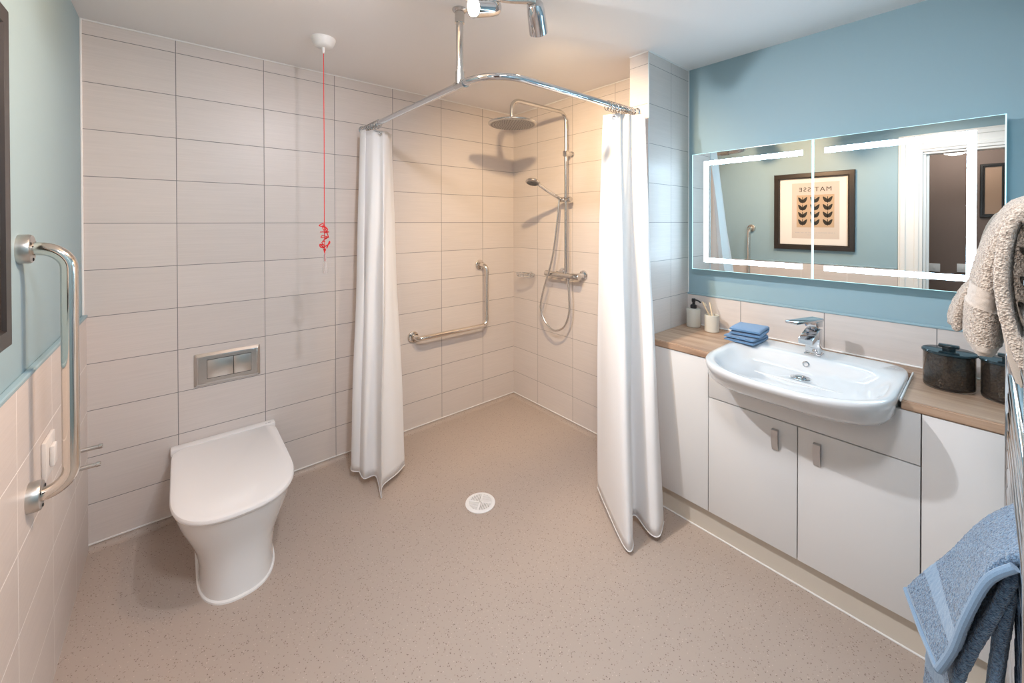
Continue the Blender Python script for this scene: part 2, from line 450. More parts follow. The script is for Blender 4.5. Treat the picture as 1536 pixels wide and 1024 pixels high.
tube(bm, catmull([(px, py, zk-.105), (px-.018, py+.006, zk-.10), (px-.012, py, zk-.115), (px+.018, py-.008, zk-.10), (px+.022, py, zk-.088), (px+.01, py, zk-.12)], 6), .0028, 6)
obj('knotted_cord', bm, m_red, t)
bm = B(); lathe(bm, (px+.002, py, 1.255), (0, 0, -1), [(.004, 0), (.006, .01), (.008, .04), (.013, .085), (.012, .09), (.001, .092)], 20); obj('cord_pull', bm, m_clear, t)

# ------------------------------------------------------------------ grab rails
def wall_flange(bm, p, ax, r=.036, th=.022):
    lathe(bm, p, ax, [(r, 0), (r, th*.75), (r*.94, th*.95), (r*.88, th), (r*.5, th), (.001, th)], 36)
def screws(p, ax, r, th, parent):
    X, Y, a = frame(ax)
    for k in range(3):
        b_ = B(); c = Vector(p)+a*th+(X*math.cos(2.1*k+.5)+Y*math.sin(2.1*k+.5))*r*.72
        lathe(b_, c, ax, [(.0045, 0), (.0045, .001), (.003, .0018), (.001, .001)], 10)
        obj('screw', b_, m_dark, parent)
gy = -.87; gx = -2.281
t = thing('grab_rail', (XL, gy, .69), 'tall vertical polished steel grab rail on left wall beside picture', 'grab rail')
zt, zb = 1.335, .688
bm = B(); tube(bm, fillet([(XL+.016, gy, zt), (gx, gy, zt), (gx, gy, zb), (XL+.02, gy, zb)], .055, 12), .0172, 24); obj('rail_tube', bm, m_steel, t)
for z, xx in ((zt, XL), (zb, XL+.012)):
    bm = B(); wall_flange(bm, (xx, gy, z), (1, 0, 0), .038, .024); o = obj('flange', bm, m_steelb, t)
    screws((xx, gy, z), (1, 0, 0), .038, .024, o)
t = thing('grab_rail', (-.6, 0, .64), 'L-shaped steel grab rail on back wall inside the shower', 'grab rail')
bm = B(); tube(bm, fillet([(-.872, -.012, .640), (-.872+.012, -.07, .638), (-.318, -.07, .638), (-.318, -.07, 1.083), (-.335, -.012, 1.083)], [0, .035, .05, .04, 0], 10), .0165, 20); obj('rail_tube', bm, m_steel, t)
for p in ((-.874, 0, .640), (-.338, 0, 1.083)):
    bm = B(); wall_flange(bm, p, (0, -1, 0), .037, .014); o = obj('flange', bm, m_steel, t)
    screws(p, (0, -1, 0), .037, .014, o)

# toilet roll holder: two short pins on the left wall
t = thing('toilet_roll_holder', (XL+.012, -.25, .52), 'chrome two-pin toilet roll holder on left wall behind grab rail', 'toilet roll holder')
for y, z, x1 in ((-.315, .561, -2.284), (-.40, .531, -2.281)):
    bm = B(); lathe(bm, (XL+.012, y, z), (1, 0, 0), [(.013, 0), (.013, .004), (.0075, .006), (.0075, x1-XL-.018), (.0088, x1-XL-.017), (.0088, x1-XL-.008), (.007, x1-XL-.006), (.001, x1-XL-.006)], 20)
    obj('holder_pin', bm, m_chrome2, t)
# white switch plate
t = thing('wall_switch', (XL+.012, -.68, .66), 'white square reset switch plate on left wall tiles behind grab rail', 'switch')
bm = B(); box(bm, XL+.012, XL+.022, -.745, -.635, .665, .775, .003); obj('switch_plate', bm, m_whitepl, t)
bm = B(); box(bm, XL+.022, XL+.032, -.71, -.67, .69, .75, .004); obj('rocker', bm, m_whitepl, t)

# ------------------------------------------------------------------ picture on the left wall
FY0, FY1, FZ0, FZ1 = -1.72, -1.085, 1.132, 1.868
t = thing('framed_picture', (XL, (FY0+FY1)/2, FZ0), 'dark framed poster of black leaf shapes on left wall', 'picture')
def mitre_frame(y0, y1, z0, z1, w, d, x):
    b_ = B()
    def ring(i, h): return [(x+h, y0+i, z0+i), (x+h, y1-i, z0+i), (x+h, y1-i, z1-i), (x+h, y0+i, z1-i)]
    loft(b_, [ring(0, 0), ring(0, d*.85), ring(.004, d), ring(w-.012, d), ring(w-.008, d*.8), ring(w, d*.75), ring(w, 0)], False, False)
    return b_
obj('frame', mitre_frame(FY0, FY1, FZ0, FZ1, .05, .032, XL), m_frame, t, angle=20)
bm = B(); box(bm, XL, XL+.010, FY0+.048, FY1-.048, FZ0+.048, FZ1-.048); obj('mount', bm, m_mat, t)
bm = B(); box(bm, XL+.010, XL+.0106, -1.608, -1.235, 1.240, 1.775); pr = obj('print', bm, m_paper, t)
bm = B(); box(bm, XL+.0106, XL+.0110, -1.570, -1.275, 1.348, 1.657); obj('beige_block', bm, m_block, pr)
# plain leaf shapes scattered on the block (generic stand-in)
bm = B(); cy_, cz_ = -1.4225, 1.5025
rl = random.Random(11)
def leaf(cy, cz, ang, L, w):
    pts = []
    for k in range(20):
        a = 2*PI*k/20; u = math.cos(a)*L/2; v = math.sin(a)*w/2*(1-.45*math.cos(a))
        pts.append((XL+.0110, cy+u*math.cos(ang)-v*math.sin(ang), cz+u*math.sin(ang)+v*math.cos(ang)))
    prism(bm, pts, (.0004, 0, 0))
for row in range(4):
    zc = 1.395+row*.071
    for col in range(3):
        yc = -1.52+col*.098
        leaf(yc-.019, zc+.004, PI*.68, .062, .027); leaf(yc+.019, zc+.004, PI*.32, .062, .027)
        box(bm, XL+.0110, XL+.0114, yc-.003, yc+.003, zc-.03, zc+.03)
obj('leaf_shapes', bm, m_ink, pr)
def text_mesh(body, size, cy, cz, x, m, parent, name, extr=.0004):
    cu = bpy.data.curves.new(name, 'FONT'); cu.body = body; cu.size = size; cu.align_x = 'CENTER'; cu.align_y = 'CENTER'; cu.extrude = extr; cu.space_character = 1.25
    to = bpy.data.objects.new('tmp_text', cu); C.objects.link(to)
    bpy.context.view_layer.update()
    dg = bpy.context.evaluated_depsgraph_get()
    me = bpy.data.meshes.new_from_object(to.evaluated_get(dg))
    bpy.data.objects.remove(to)
    b_ = B(); b_.from_mesh(me)
    b_.transform(Matrix(((0, 0, 1, x), (1, 0, 0, cy), (0, 1, 0, cz), (0, 0, 0, 1))))
    return obj(name, b_, m, parent, smooth=False)
text_mesh('MATISSE', .058, cy_, 1.708, XL+.0108, m_ink, pr, 'title_lettering')
bm = B()
yy = -1.575
while yy < -1.27:
    w = rl.uniform(.004, .009); box(bm, XL+.0106, XL+.0109, yy, yy+w, 1.293, 1.293+rl.uniform(.006, .0085)); yy += w+rl.choice((.002, .002, .002, .009))
yy = -1.48
while yy < -1.36:
    w = rl.uniform(.003, .006); box(bm, XL+.0106, XL+.0109, yy, yy+w, 1.274, 1.278); yy += w+rl.choice((.0015, .005))
obj('small_print', bm, m_grey, pr)
# ------------------------------------------------------------------ curtain rail
ZR = 1.965
t = thing('curtain_rail', (-1.17, -1.1, ZR), 'chrome L-shaped curtain rail from back wall to pillar with ceiling post', 'curtain rail')
rail = fillet([(-1.195, -.004, ZR), (-1.172, -1.292, ZR), (-.257, -1.305, ZR)], .17, 20)
bm = B(); tube(bm, rail, .0145, 18); obj('rail_tube', bm, m_chrome, t)
bm = B(); tube(bm, [(-1.180, -1.085, ZR), (-1.186, -1.092, ZC-.05)], .0145, 18); obj('ceiling_post', bm, m_chrome2, t)
bm = B(); lathe(bm, (-1.186, -1.092, ZC), (0, 0, -1), [(.030, 0), (.030, .004), (.024, .01), (.019, .012), (.019, .055), (.001, .055)], 24); obj('ceiling_flange', bm, m_chrome2, t)
bm = B(); tube(bm, [(-1.1745, -1.115, ZR), (-1.1755, -1.055, ZR)], .0195, 18); lathe(bm, (-1.180, -1.085, ZR), (0, 0, 1), [(.019, 0), (.019, .05), (.0145, .052)], 18); obj('post_clamp', bm, m_chrome2, t)
for p, a in (((-1.195, 0, ZR), (0, -1, 0)), ((-.255, -1.305, ZR), (-1, 0, 0))):
    bm = B(); lathe(bm, p, a, [(.026, 0), (.026, .006), (.02, .012), (.018, .03), (.001, .03)], 24); obj('flange', bm, m_chrome, t)

# rings
def rail_pt(s):     # point and direction at arc length s along the rail
    d = 0
    for a, b in zip(rail, rail[1:]):
        L = (b-a).length
        if d+L >= s: return a+(b-a)*((s-d)/L), (b-a).normalized()
        d += L
    return rail[-1], (rail[-1]-rail[-2]).normalized()
RL = sum((b-a).length for a, b in zip(rail, rail[1:]))
def ring_mesh(p, d, tilt):
    b_ = B(); X = d.cross(Vector((0, 0, 1))).normalized(); Z = Vector((0, 0, 1))
    pts = []
    for k in range(26):
        a = 2*PI*k/26; w = .0185; h = .029 if math.sin(a) < 0 else .0185
        pts.append(p+X*(w*math.cos(a)*(1 if math.sin(a) > 0 else .72+.28*(1+math.sin(a))))+Z*(h*math.sin(a)*1.0-.001)+d*(tilt*math.sin(a)))
    tube(b_, pts, .0019, 7, closed=True)
    return b_
for k in range(8):
    p, d = rail_pt(.055+k*.027); b_ = ring_mesh(p, d, random.uniform(-.004, .004))
    o = obj('curtain_ring', b_, m_chrome2, loc=tuple(p)); tag(o, 'small chrome ring bunched on rail above left curtain', 'curtain ring', 'rings of the left curtain')
for k in range(10):
    p, d = rail_pt(RL-.045-k*.0215); b_ = ring_mesh(p, d, random.uniform(-.004, .004))
    o = obj('curtain_ring', b_, m_chrome2, loc=tuple(p)); tag(o, 'small chrome ring bunched on rail above right curtain', 'curtain ring', 'rings of the right curtain')

# ------------------------------------------------------------------ curtains
def curtain(name, top, bot, ztop, base, label, cat, eyelets, zb=None, mid=None, seed=0):
    """top / bot: matching plan points along the cloth; bot with its own hem height"""
    t = thing(name, base, label, cat)
    n = 10
    T = catmull([(x, y, ztop) for x, y in top], n); Bt = catmull(bot, n)
    Mi = catmull(mid, n) if mid else None
    NV = 46; bm = B(); rows = []
    for i in range(NV+1):
        v = i/NV; row = []
        for j, (a, b) in enumerate(zip(T, Bt)):
            e = v*.75+.25*v*v*(3-2*v)
            if Mi:
                m = Mi[j]; q = a*(1-v)*(1-v)*1+m*2*v*(1-v)+b*v*v
                q.z = a.z+(b.z-a.z)*v
            else:
                q = a+(b-a)*e; q.z = a.z+(b.z-a.z)*v
            w = .006*math.sin(PI*v)
            q = q+Vector((noise.noise(Vector((j*.11, v*3.1, seed)))*w*1.6, noise.noise(Vector((j*.11, v*3.1, seed+9)))*w*1.6, 0))
            row.append(q)
        rows.append(row)
    loft(bm, rows, closed=False)
    o = obj('cloth', bm, m_curtain, t, angle=180)
    md = o.modifiers.new('thickness', 'SOLIDIFY'); md.thickness = .0016
    bm = B()
    tube(bm, [r+Vector((0, 0, .001)) for r in rows[-1]], .0022, 6)
    obj('hem', bm, m_curtain, o)
    for p, d in eyelets:
        b_ = B(); X, Y, a = frame(d); P = Vector(p)
        tube(b_, [P+(X*math.cos(k*PI/8)+Y*math.sin(k*PI/8))*.0075 for k in range(16)], .0026, 6, closed=True)
        obj('eyelet', b_, m_chrome2, t)
    return t
ztp = 1.935
topL = [(-1.235, -.07), (-1.252, -.125), (-1.235, -.16), (-1.225, -.125), (-1.20, -.175), (-1.165, -.185), (-1.145, -.20), (-1.115, -.185), (-1.09, -.155), (-1.062, -.118)]
botL = [(-1.30, -.12, .04), (-1.345, -.228, .045), (-1.306, -.275, .045), (-1.31, -.235, .045), (-1.318, -.345, .045), (-1.262, -.368, .045), (-1.290, -.515, .02), (-1.262, -.46, .04), (-1.165, -.412, .04), (-1.098, -.365, .04)]
curtain('shower_curtain', topL, botL, ztp, (-1.2, -.25, 0), 'white shower curtain bunched against back wall, left end of rail', 'shower curtain',
        [((-1.168, -.205, ztp-.022), (-.5, -1, 0))], seed=1)
topR = [(-.44, -1.235), (-.428, -1.275), (-.41, -1.312), (-.388, -1.305), (-.366, -1.332), (-.342, -1.33), (-.322, -1.36), (-.297, -1.382), (-.28, -1.345)]
botR = [(-.44, -1.20, .05), (-.508, -1.301, .04), (-.622, -1.488, .02), (-.595, -1.512, .02), (-.505, -1.44, .045), (-.458, -1.435, .045), (-.486, -1.525, .03), (-.466, -1.56, .03), (-.385, -1.535, .04)]
midR = [(-.46, -1.20, 1), (-.50, -1.27, 1), (-.56, -1.40, 1), (-.52, -1.43, 1), (-.45, -1.39, 1), (-.41, -1.37, 1), (-.41, -1.44, 1), (-.385, -1.47, 1), (-.33, -1.45, 1)]
curtain('shower_curtain', topR, botR, ztp, (-.45, -1.4, 0), 'white shower curtain hanging beside vanity, right end of rail', 'shower curtain',
        [((-.425, -1.288, ztp-.02), (-1, -.6, 0))], mid=midR, seed=5)

# ------------------------------------------------------------------ shower
RX, RY = -.062, -.632
t = thing('shower_column', (RX, RY, 1.04), 'chrome shower column with round overhead rose on shower wall', 'shower')
bm = B(); tube(bm, fillet([(RX, RY, 1.05), (RX, RY, 2.138), (-.536, RY, 2.138), (-.536, RY, 2.02)], [0, .06, .055, 0], 12), .0122, 18); obj('riser_pipe', bm, m_chrome2, t)
hc = (-.530, RY, 1.985)
bm = B(); lathe(bm, hc, (0, 0, 1), [(.001, .0), (.138, .0), (.146, .004), (.147, .010), (.143, .014), (.06, .020), (.022, .026), (.017, .034), (.016, .055), (.0105, .056)], 56); hd = obj('shower_rose', bm, m_chrome2, t)
bm = B(); lathe(bm, hc, (0, 0, -1), [(.134, -.001), (.134, .0012), (.001, .0014)], 48); fc = obj('spray_face', bm, mat('rubber nozzle face', (.42, .40, .38), .35, .6), hd)
bm = B()
for rr_ in range(1, 9):
    for k in range(rr_*6):
        a = 2*PI*k/(rr_*6); c = Vector(hc)+Vector((math.cos(a), math.sin(a), 0))*rr_*.0155
        lathe(bm, c, (0, 0, -1), [(.0026, 0), (.0018, .0035)], 6)
o = obj('nozzle', bm, mat('grey nozzle', (.2, .19, .18), .5), hd); o['kind'] = 'stuff'
bm = B(); box(bm, RX-.016, RX+.016, RY-.016, RY+.016, 1.845, 1.885, .004); lathe(bm, (0, RY, 1.865), (-1, 0, 0), [(.02, 0), (.02, .006), (.0145, .008), (.0145, -RX), (.001, -RX)], 24); obj('wall_bracket', bm, m_chrome2, t)
zs = 1.555
bm = B(); lathe(bm, (RX, RY-.045, zs), (0, 1, 0), [(.001, 0), (.016, .001), (.018, .004), (.018, .02), (.013, .024), (.013, .055), (.017, .06), (.017, .095), (.014, .1), (.001, .1)], 24); obj('slider', bm, m_chrome2, t)
ZB = 1.04; bx = -.066
bm = B(); lathe(bm, (bx, -.755, ZB), (0, 1, 0), [(.001, 0), (.019, .001), (.021, .004), (.021, .06), (.0185, .063), (.0185, .265), (.021, .268), (.021, .312), (.018, .316), (.001, .316)], 28); obj('mixer_bar', bm, m_chrome2, t)
for y in (-.735, -.545):
    bm = B(); lathe(bm, (0, y, ZB+.006), (-1, 0, 0), [(.034, 0), (.034, .006), (.03, .012), (.018, .016), (.016, .02), (.016, .06), (.001, .06)], 30); obj('wall_flange', bm, m_chrome, t)
bm = B(); lathe(bm, (bx, RY, ZB+.03), (0, 0, -1), [(.013, 0), (.013, .024), (.010, .026)], 16); lathe(bm, (bx, RY-.025, ZB-.015), (0, 0, -1), [(.012, 0), (.012, .014), (.008, .018), (.008, .034), (.001, .034)], 16); obj('hose_outlet', bm, m_chrome, t)
# hand shower
hp = Vector((-.335, -.60, 1.66)); sp = Vector((-.085, -.588, 1.565))
t = thing('hand_shower', (-.06, -.58, 1.55), 'chrome hand shower with round head and hose in riser holder', 'hand shower')
nrm = Vector((-.32, -.12, -1)).normalized()
bm = B(); lathe(bm, hp, -nrm, [(.001, -.012), (.040, -.012), (.047, -.008), (.047, 0), (.040, .008), (.02, .014), (.001, .015)], 32); hd = obj('spray_head', bm, m_chrome2, t)
bm = B(); lathe(bm, hp+nrm*.012, nrm, [(.038, 0), (.038, .0012), (.001, .0015)], 28)
for rr_ in (1, 2, 3):
    for k in range(rr_*6):
        X, Y, a = frame(nrm); c = hp+nrm*.013+(X*math.cos(2*PI*k/(rr_*6))+Y*math.sin(2*PI*k/(rr_*6)))*rr_*.0105
        lathe(bm, c, nrm, [(.003, 0), (.002, .004)], 6)
obj('spray_face', bm, mat('dark nozzles', (.16, .15, .14), .4), hd)
bm = B(); d = (sp-hp).normalized(); tube(bm, catmull([hp+d*.035-nrm*.003, hp+d*.075-nrm*.004, hp+d*.15, sp, sp+d*.018], 6), lambda s: .0095+.0015*math.sin(s*3), 16); obj('handle', bm, m_chrome, t)
bm = B(); hose = catmull([(-.078, -.583, 1.553), (-.085, -.578, 1.45), (-.095, -.545, 1.2), (-.098, -.50, 1.05), (-.094, -.455, .95), (-.085, -.41, .83), (-.078, -.405, .76), (-.074, -.45, .685), (-.072, -.53, .648), (-.070, -.62, .69), (-.069, -.665, .79), (-.068, -.665, .9), (-.066, -.657, 1.0)], 12)
tube(bm, hose, .0068, 12); obj('hose', bm, mat('ribbed chrome hose', (.66, .65, .63), .24, 1), t)
# soap basket
sy, sz = -.215, .992
t = thing('soap_basket', (0, sy, sz), 'oval chrome wire soap basket on shower wall near corner', 'soap basket')
def oval(rx, ry, z, n=36): return [Vector((-.062+rx*math.cos(2*PI*k/n), sy+ry*math.sin(2*PI*k/n), z)) for k in range(n)]
bm = B(); tube(bm, oval(.052, .088, sz+.02), .003, 8, closed=True); obj('rim_wire', bm, m_chrome, t)
bm = B(); tube(bm, oval(.045, .08, sz), .0022, 8, closed=True)
for k in range(7):
    yk = sy-.06+k*.02; w = .045*math.sqrt(max(0, 1-((yk-sy)/.08)**2)); tube(bm, [(-.062-w, yk, sz), (-.062+w, yk, sz)], .0018, 6)
for k in range(16):
    a = 2*PI*k/16; tube(bm, [(-.062+.052*math.cos(a), sy+.088*math.sin(a), sz+.02), (-.062+.045*math.cos(a), sy+.08*math.sin(a), sz)], .0016, 6)
obj('wire_grid', bm, m_chrome, t)
bm = B(); lathe(bm, (0, sy, sz+.012), (-1, 0, 0), [(.02, 0), (.02, .006), (.01, .012), (.001, .013)], 20); obj('wall_mount', bm, m_chrome, t)

# floor drain
dx, dy = -.918, -.845
t = thing('floor_drain', (dx, dy, 0), 'round white slotted drain cover in shower floor', 'drain')
bm = B(); lathe(bm, (dx, dy, 0), (0, 0, 1), [(.056, .002), (.056, .006), (.066, .006), (.074, .003), (.074, 0), (.056, 0)], 48, cap=False); obj('rim', bm, m_whitepl, t)
bm = B(); lathe(bm, (dx, dy, 0), (0, 0, 1), [(.057, .0002), (.057, .0015), (.001, .0016)], 36); obj('well', bm, mat('drain shade', (.30, .25, .20), .6), t)
bm = B(); rot = Matrix.Translation((dx, dy, 0)) @ Matrix.Rotation(.72, 4, 'Z')
for q in range(4):
    horiz = q % 2 == 0; sx = 1 if q in (0, 1) else -1; sy_ = 1 if q in (0, 3) else -1
    for k in range(7):
        a = .004+k*.0078; L = math.sqrt(max(0, .057**2-(a+.002)**2))
        if L < .006: continue
        if horiz: c = (min(0, sx*L), max(0, sx*L), sy_*a-.0024, sy_*a+.0024)
        else: c = (sx*a-.0024, sx*a+.0024, min(0, sy_*L), max(0, sy_*L))
        box(bm, *c, .002, .006, M=rot)
box(bm, -.057, .057, -.004, .004, .002, .0062, M=rot); box(bm, -.004, .004, -.057, .057, .002, .0062, M=rot)
obj('grille', bm, m_whitepl, t, smooth=False)

# ------------------------------------------------------------------ vanity run
XD = -.278; ZW0, ZW1 = .797, .828
YA, YB_, YC_, YD_ = -1.377, -1.686, -2.352, YF
bm = B(); prism(bm, [(-.284, YA, ZW0), (-.284, -1.715, ZW0), (.055, -1.715, ZW0), (.055, -2.306, ZW0), (-.284, -2.306, ZW0), (-.284, YF, ZW0), (XB-.001, YF, ZW0), (XB-.001, YA, ZW0)], (0, 0, ZW1-ZW0))
bmesh.ops.bevel(bm, geom=[e for e in bm.edges if abs(e.verts[0].co.x+.284) < 1e-4 and abs(e.verts[1].co.x+.284) < 1e-4 and abs(e.verts[0].co.z-e.verts[1].co.z) < 1e-5], offset=.004, segments=3, affect='EDGES')
wt = obj('worktop', bm, m_wood, loc=(-.06, -2.0, ZW0)); tag(wt, 'oak laminate worktop along vanity wall, cut round the basin', 'worktop')
bm = B(); box(bm, XB-.014, XB-.001, -2.598, YA-.002, ZW1, ZW1+.006, .002); struct('trim_8', bm, m_caulk)
bm = B(); box(bm, -.245, -.23, YF, YA, 0, .125); pl = obj('plinth', bm, m_plinth, loc=(-.24, -2, 0)); tag(pl, 'long beige plinth at floor under white vanity cabinets', 'plinth')
bm = B(); box(bm, -.251, -.2452, YF, YA, 0, .006, .002); struct('trim_9', bm, m_caulk)
def carcass(y0, y1, t):
    b_ = B()
    box(b_, XD+.020, XB-.02, y0+.001, y0+.017, .125, ZW0-.002); box(b_, XD+.020, XB-.02, y1-.017, y1-.001, .125, ZW0-.002); box(b_, XD+.020, XB-.02, y0+.017, y1-.017, .125, .141); box(b_, XB-.036, XB-.02, y0+.017, y1-.017, .141, ZW0-.002)
    obj('carcass', b_, m_carc, t)
def panel(name, y0, y1, z0, z1, t):
    b_ = B(); box(b_, XD, XD+.018, y0+.0015, y1-.0015, z0, z1, .0015, 2); return obj(name, b_, m_cab, t)
t = thing('vanity_cabinet', (-.1, (YA+YB_)/2, .12), 'narrow white vanity cabinet behind right curtain, left of basin unit', 'cabinet'); carcass(YB_, YA, t); panel('door', YB_, YA, .12, ZW0-.002, t)
t = thing('vanity_cabinet', (-.1, (YB_+YC_)/2, .12), 'wide white two-door vanity cabinet under the basin', 'cabinet'); carcass(YC_, YB_, t)
panel('fascia_panel', YC_, YB_, .630, ZW0-.002, t)
YM = -2.021
for y0, y1, hy in ((YM, YB_, -1.948), (YC_, YM, -2.083)):
    d = panel('door', y0, y1, .12, .626, t)
    b_ = B(); prism(b_, [(XD-.001, hy-.011, .508), (XD-.001, hy+.011, .508), (XD-.001, hy+.011, .59), (XD-.001, hy-.011, .59)], (.001, 0, 0))
    loft(b_, [[(XD, hy-.011, z), (XD, hy+.011, z), (XD-.004-dx_, hy+.011, z), (XD-.004-dx_, hy-.011, z)] for z, dx_ in ((.508, .001), (.52, .006), (.545, .014), (.57, .016), (.588, .012), (.590, .009))])
    obj('handle', b_, m_hand, d, angle=25)
t = thing('vanity_cabinet', (-.1, (YC_+YD_)/2, .12), 'narrow white vanity cabinet right of basin unit beside towel radiator', 'cabinet'); carcass(YD_, YC_, t); panel('door', YD_, YC_, .12, ZW0-.002, t)

# basin
YBC = -2.011
def bshape(hw, xf, xb, z, nf=3.0, nb=9, xs=-.30, n=96, cy=YBC):
    pts = []
    for k in range(n):
        a = 2*PI*k/n; c = math.cos(a); s = math.sin(a)
        if c >= 0: e = nb; xx = xs+(xb-xs)*abs(c)**(2/e)
        else: e = nf; xx = xs-(xs-xf)*abs(c)**(2/e)
        pts.append(Vector((xx, cy+hw*math.copysign(abs(s)**(2/e), s), z)))
    return pts
t = thing('wash_basin', (-.25, YBC, .74), 'white semi-recessed ceramic wash basin set into oak worktop', 'basin')
ZR_ = .852
L = [bshape(.20, -.40, -.02, .752), bshape(.245, -.448, .01, .757, 2.9), bshape(.270, -.482, .03, .766, 2.9), bshape(.282, -.512, .04, .786, 2.8), bshape(.290, -.548, .042, .826, 2.6), bshape(.2925, -.560, .043, .840, 2.5), bshape(.2915, -.559, .0425, .847, 2.5), bshape(.288, -.554, .041, ZR_, 2.5),
     bshape(.275, -.540, -.05, ZR_, 2.5, 5, -.30), bshape(.266, -.530, -.085, ZR_-.0015, 2.45, 5, -.30), bshape(.260, -.522, -.098, ZR_-.006, 2.4, 4.5, -.30), bshape(.250, -.508, -.108, .836, 2.4, 4, -.30), bshape(.228, -.475, -.118, .812, 2.3, 3.4, -.30), bshape(.19, -.42, -.132, .799, 2.3, 2.8, -.28), bshape(.12, -.33, -.145, .793, 2.2, 2.4, -.24), bshape(.04, -.237, -.172, .790, 2, 2, -.205), bshape(.028, -.233, -.177, .787, 2, 2, -.218)]
bm = B(); loft(bm, L); obj('bowl', bm, m_ceramb, t, angle=60)
bm = B(); lathe(bm, (-.117, YBC+.004, .823), (-.96, 0, .22), [(.012, -.006), (.012, .0015), (.0095, .003), (.0085, .002), (.0085, -.004), (.001, -.005)], 24); o = obj('overflow_ring', bm, m_chrome, t)
bm = B(); lathe(bm, (-.205, YBC, .789), (0, 0, 1), [(.034, -.002), (.034, .003), (.028, .005), (.024, .004), (.022, .008), (.012, .011), (.001, .0115)], 28); obj('waste_plug', bm, m_chrome, t)
bm = B(); box(bm, -.30, .04, -2.3085, -2.3035, ZW1-.002, ZW1+.010, .002); obj('sealant_bead', bm, m_caulk, t); bm = B(); box(bm, -.30, .04, -1.7185, -1.7135, ZW1-.002, ZW1+.008, .002); obj('sealant_bead', bm, m_caulk, t)
bm = B(); box(bm, -.02, -.015, -2.272, -2.262, ZR_-.0004, ZR_+.0003); box(bm, -.02, -.015, -2.258, -2.242, ZR_-.0004, ZR_+.0003); obj('maker_mark', bm, m_grey, t)

# tap
tx, ty = -.045, -2.017
t = thing('basin_tap', (tx, ty, ZR_), 'square chrome mixer tap with flat lever on basin deck', 'tap')
bm = B(); box(bm, tx-.027, tx+.027, ty-.029, ty+.029, ZR_-.001, ZR_+.006, .002); obj('base_plate', bm, m_chrome, t)
bm = B(); box(bm, tx-.023, tx+.023, ty-.025, ty+.025, ZR_+.005, .958, .0025); obj('body', bm, m_chrome, t)
bm = B(); s_ = .024
loft(bm, [[(x, ty-s_, zl), (x, ty+s_, zl), (x, ty+s_, zh), (x, ty-s_, zh)] for x, zl, zh in ((tx+.0, .925, .962), (tx-.03, .925, .958), (tx-.08, .920, .946), (tx-.118, .915, .936), (tx-.122, .916, .934))])
bmesh.ops.bevel(bm, geom=[e for e in bm.edges], offset=.0015, segments=2, affect='EDGES'); obj('spout', bm, m_chrome, t, angle=25)
Ml = Matrix.Translation((tx, ty, 0)) @ Matrix.Rotation(-.32, 4, 'Z')
bm = B(); lathe(bm, (tx, ty, .956), (0, 0, 1), [(.015, 0), (.015, .02), (.001, .02)], 20); box(bm, -.022, .022, -.023, .023, .966, .992, .003, M=Ml); obj('cartridge', bm, m_chrome, t)
bm = B(); box(bm, -.145, .026, -.024, .024, .990, 1.0015, .003, M=Ml); obj('lever', bm, m_chrome, t)

# ------------------------------------------------------------------ mirror cabinet
XM = .09; MY0, MY1, MYM, MZ0, MZ1 = -2.526, -1.431, -1.9795, 1.146, 1.770
t = thing('mirror_cabinet', (XB, (MY0+MY1)/2, MZ0), 'two-door mirrored wall cabinet with lit strips above basin', 'cabinet')
bm = B(); box(bm, XM+.02, XB, MY0+.006, MY1-.006, MZ0+.004, MZ1-.004, .002); obj('carcass', bm, m_carc, t)
W = .023
for k, (y0, y1) in enumerate(((MYM+.0012, MY1), (MY0, MYM-.0012))):
    bm = B(); box(bm, XM, XM+.018, y0, y1, MZ0, MZ1)
    for f in bm.faces: f.material_index = 0 if f.calc_center_median().x < XM+.001 else 1
    d = obj('mirror_door', bm, [m_mirror, m_gedge], t, smooth=False)
    g_ = B(); e_ = .0016
    for q in ((y0, y0+e_*2, MZ0, MZ1), (y1-e_*2, y1, MZ0, MZ1), (y0, y1, MZ0, MZ0+e_), (y0, y1, MZ1-e_, MZ1)): box(g_, XM-.0004, XM+.0004, *q)
    obj('glass_edge', g_, m_gedge, d, smooth=False)
    b_ = B(); xa, xb_ = XM-.0006, XM+.001
    zt0, zt1, zb0, zb1 = 1.703, 1.726, 1.188, 1.210
    if k == 0: ye, yo = -1.941, -1.496
    else: ye, yo = -2.022, -2.459
    s_ = 1 if yo > ye else -1
    box(b_, xa, xb_, min(ye, yo), max(ye, yo), zt0, zt1); box(b_, xa, xb_, min(ye, yo), max(ye, yo), zb0, zb1)
    box(b_, xa, xb_, min(yo, yo-s_*W), max(yo, yo-s_*W), zb1, zt0)
    obj('light_strip', b_, m_led, d, smooth=False)

# ------------------------------------------------------------------ worktop clutter
c = (.095, -1.437)
t = thing('soap_dispenser', (*c, ZW1), 'beige stoneware soap dispenser with black pump on worktop corner', 'soap dispenser')
bm = B(); lathe(bm, (*c, ZW1), (0, 0, 1), [(.001, 0), (.033, 0), (.036, .003), (.036, .094), (.033, .099), (.015, .101), (.001, .101)], 36); obj('bottle', bm, m_stone, t)
bm = B(); lathe(bm, (*c, ZW1+.1), (0, 0, 1), [(.016, 0), (.0165, .002), (.0165, .016), (.013, .02), (.007, .021), (.007, .034), (.010, .035), (.010, .052), (.008, .054), (.001, .054)], 24)
tube(bm, catmull([(c[0], c[1], ZW1+.147), (c[0]-.01, c[1]-.028, ZW1+.147), (c[0]-.016, c[1]-.046, ZW1+.140)], 6), .0042, 10); obj('pump', bm, m_black, t)
c = (.068, -1.548)
t = thing('tumbler', (*c, ZW1), 'beige stoneware tumbler holding two toothbrushes on worktop', 'tumbler')
bm = B(); lathe(bm, (*c, ZW1), (0, 0, 1), [(.001, 0), (.032, 0), (.035, .003), (.035, .086), (.0335, .088), (.032, .086), (.031, .008), (.001, .007)], 36); obj('cup', bm, m_stone, t)
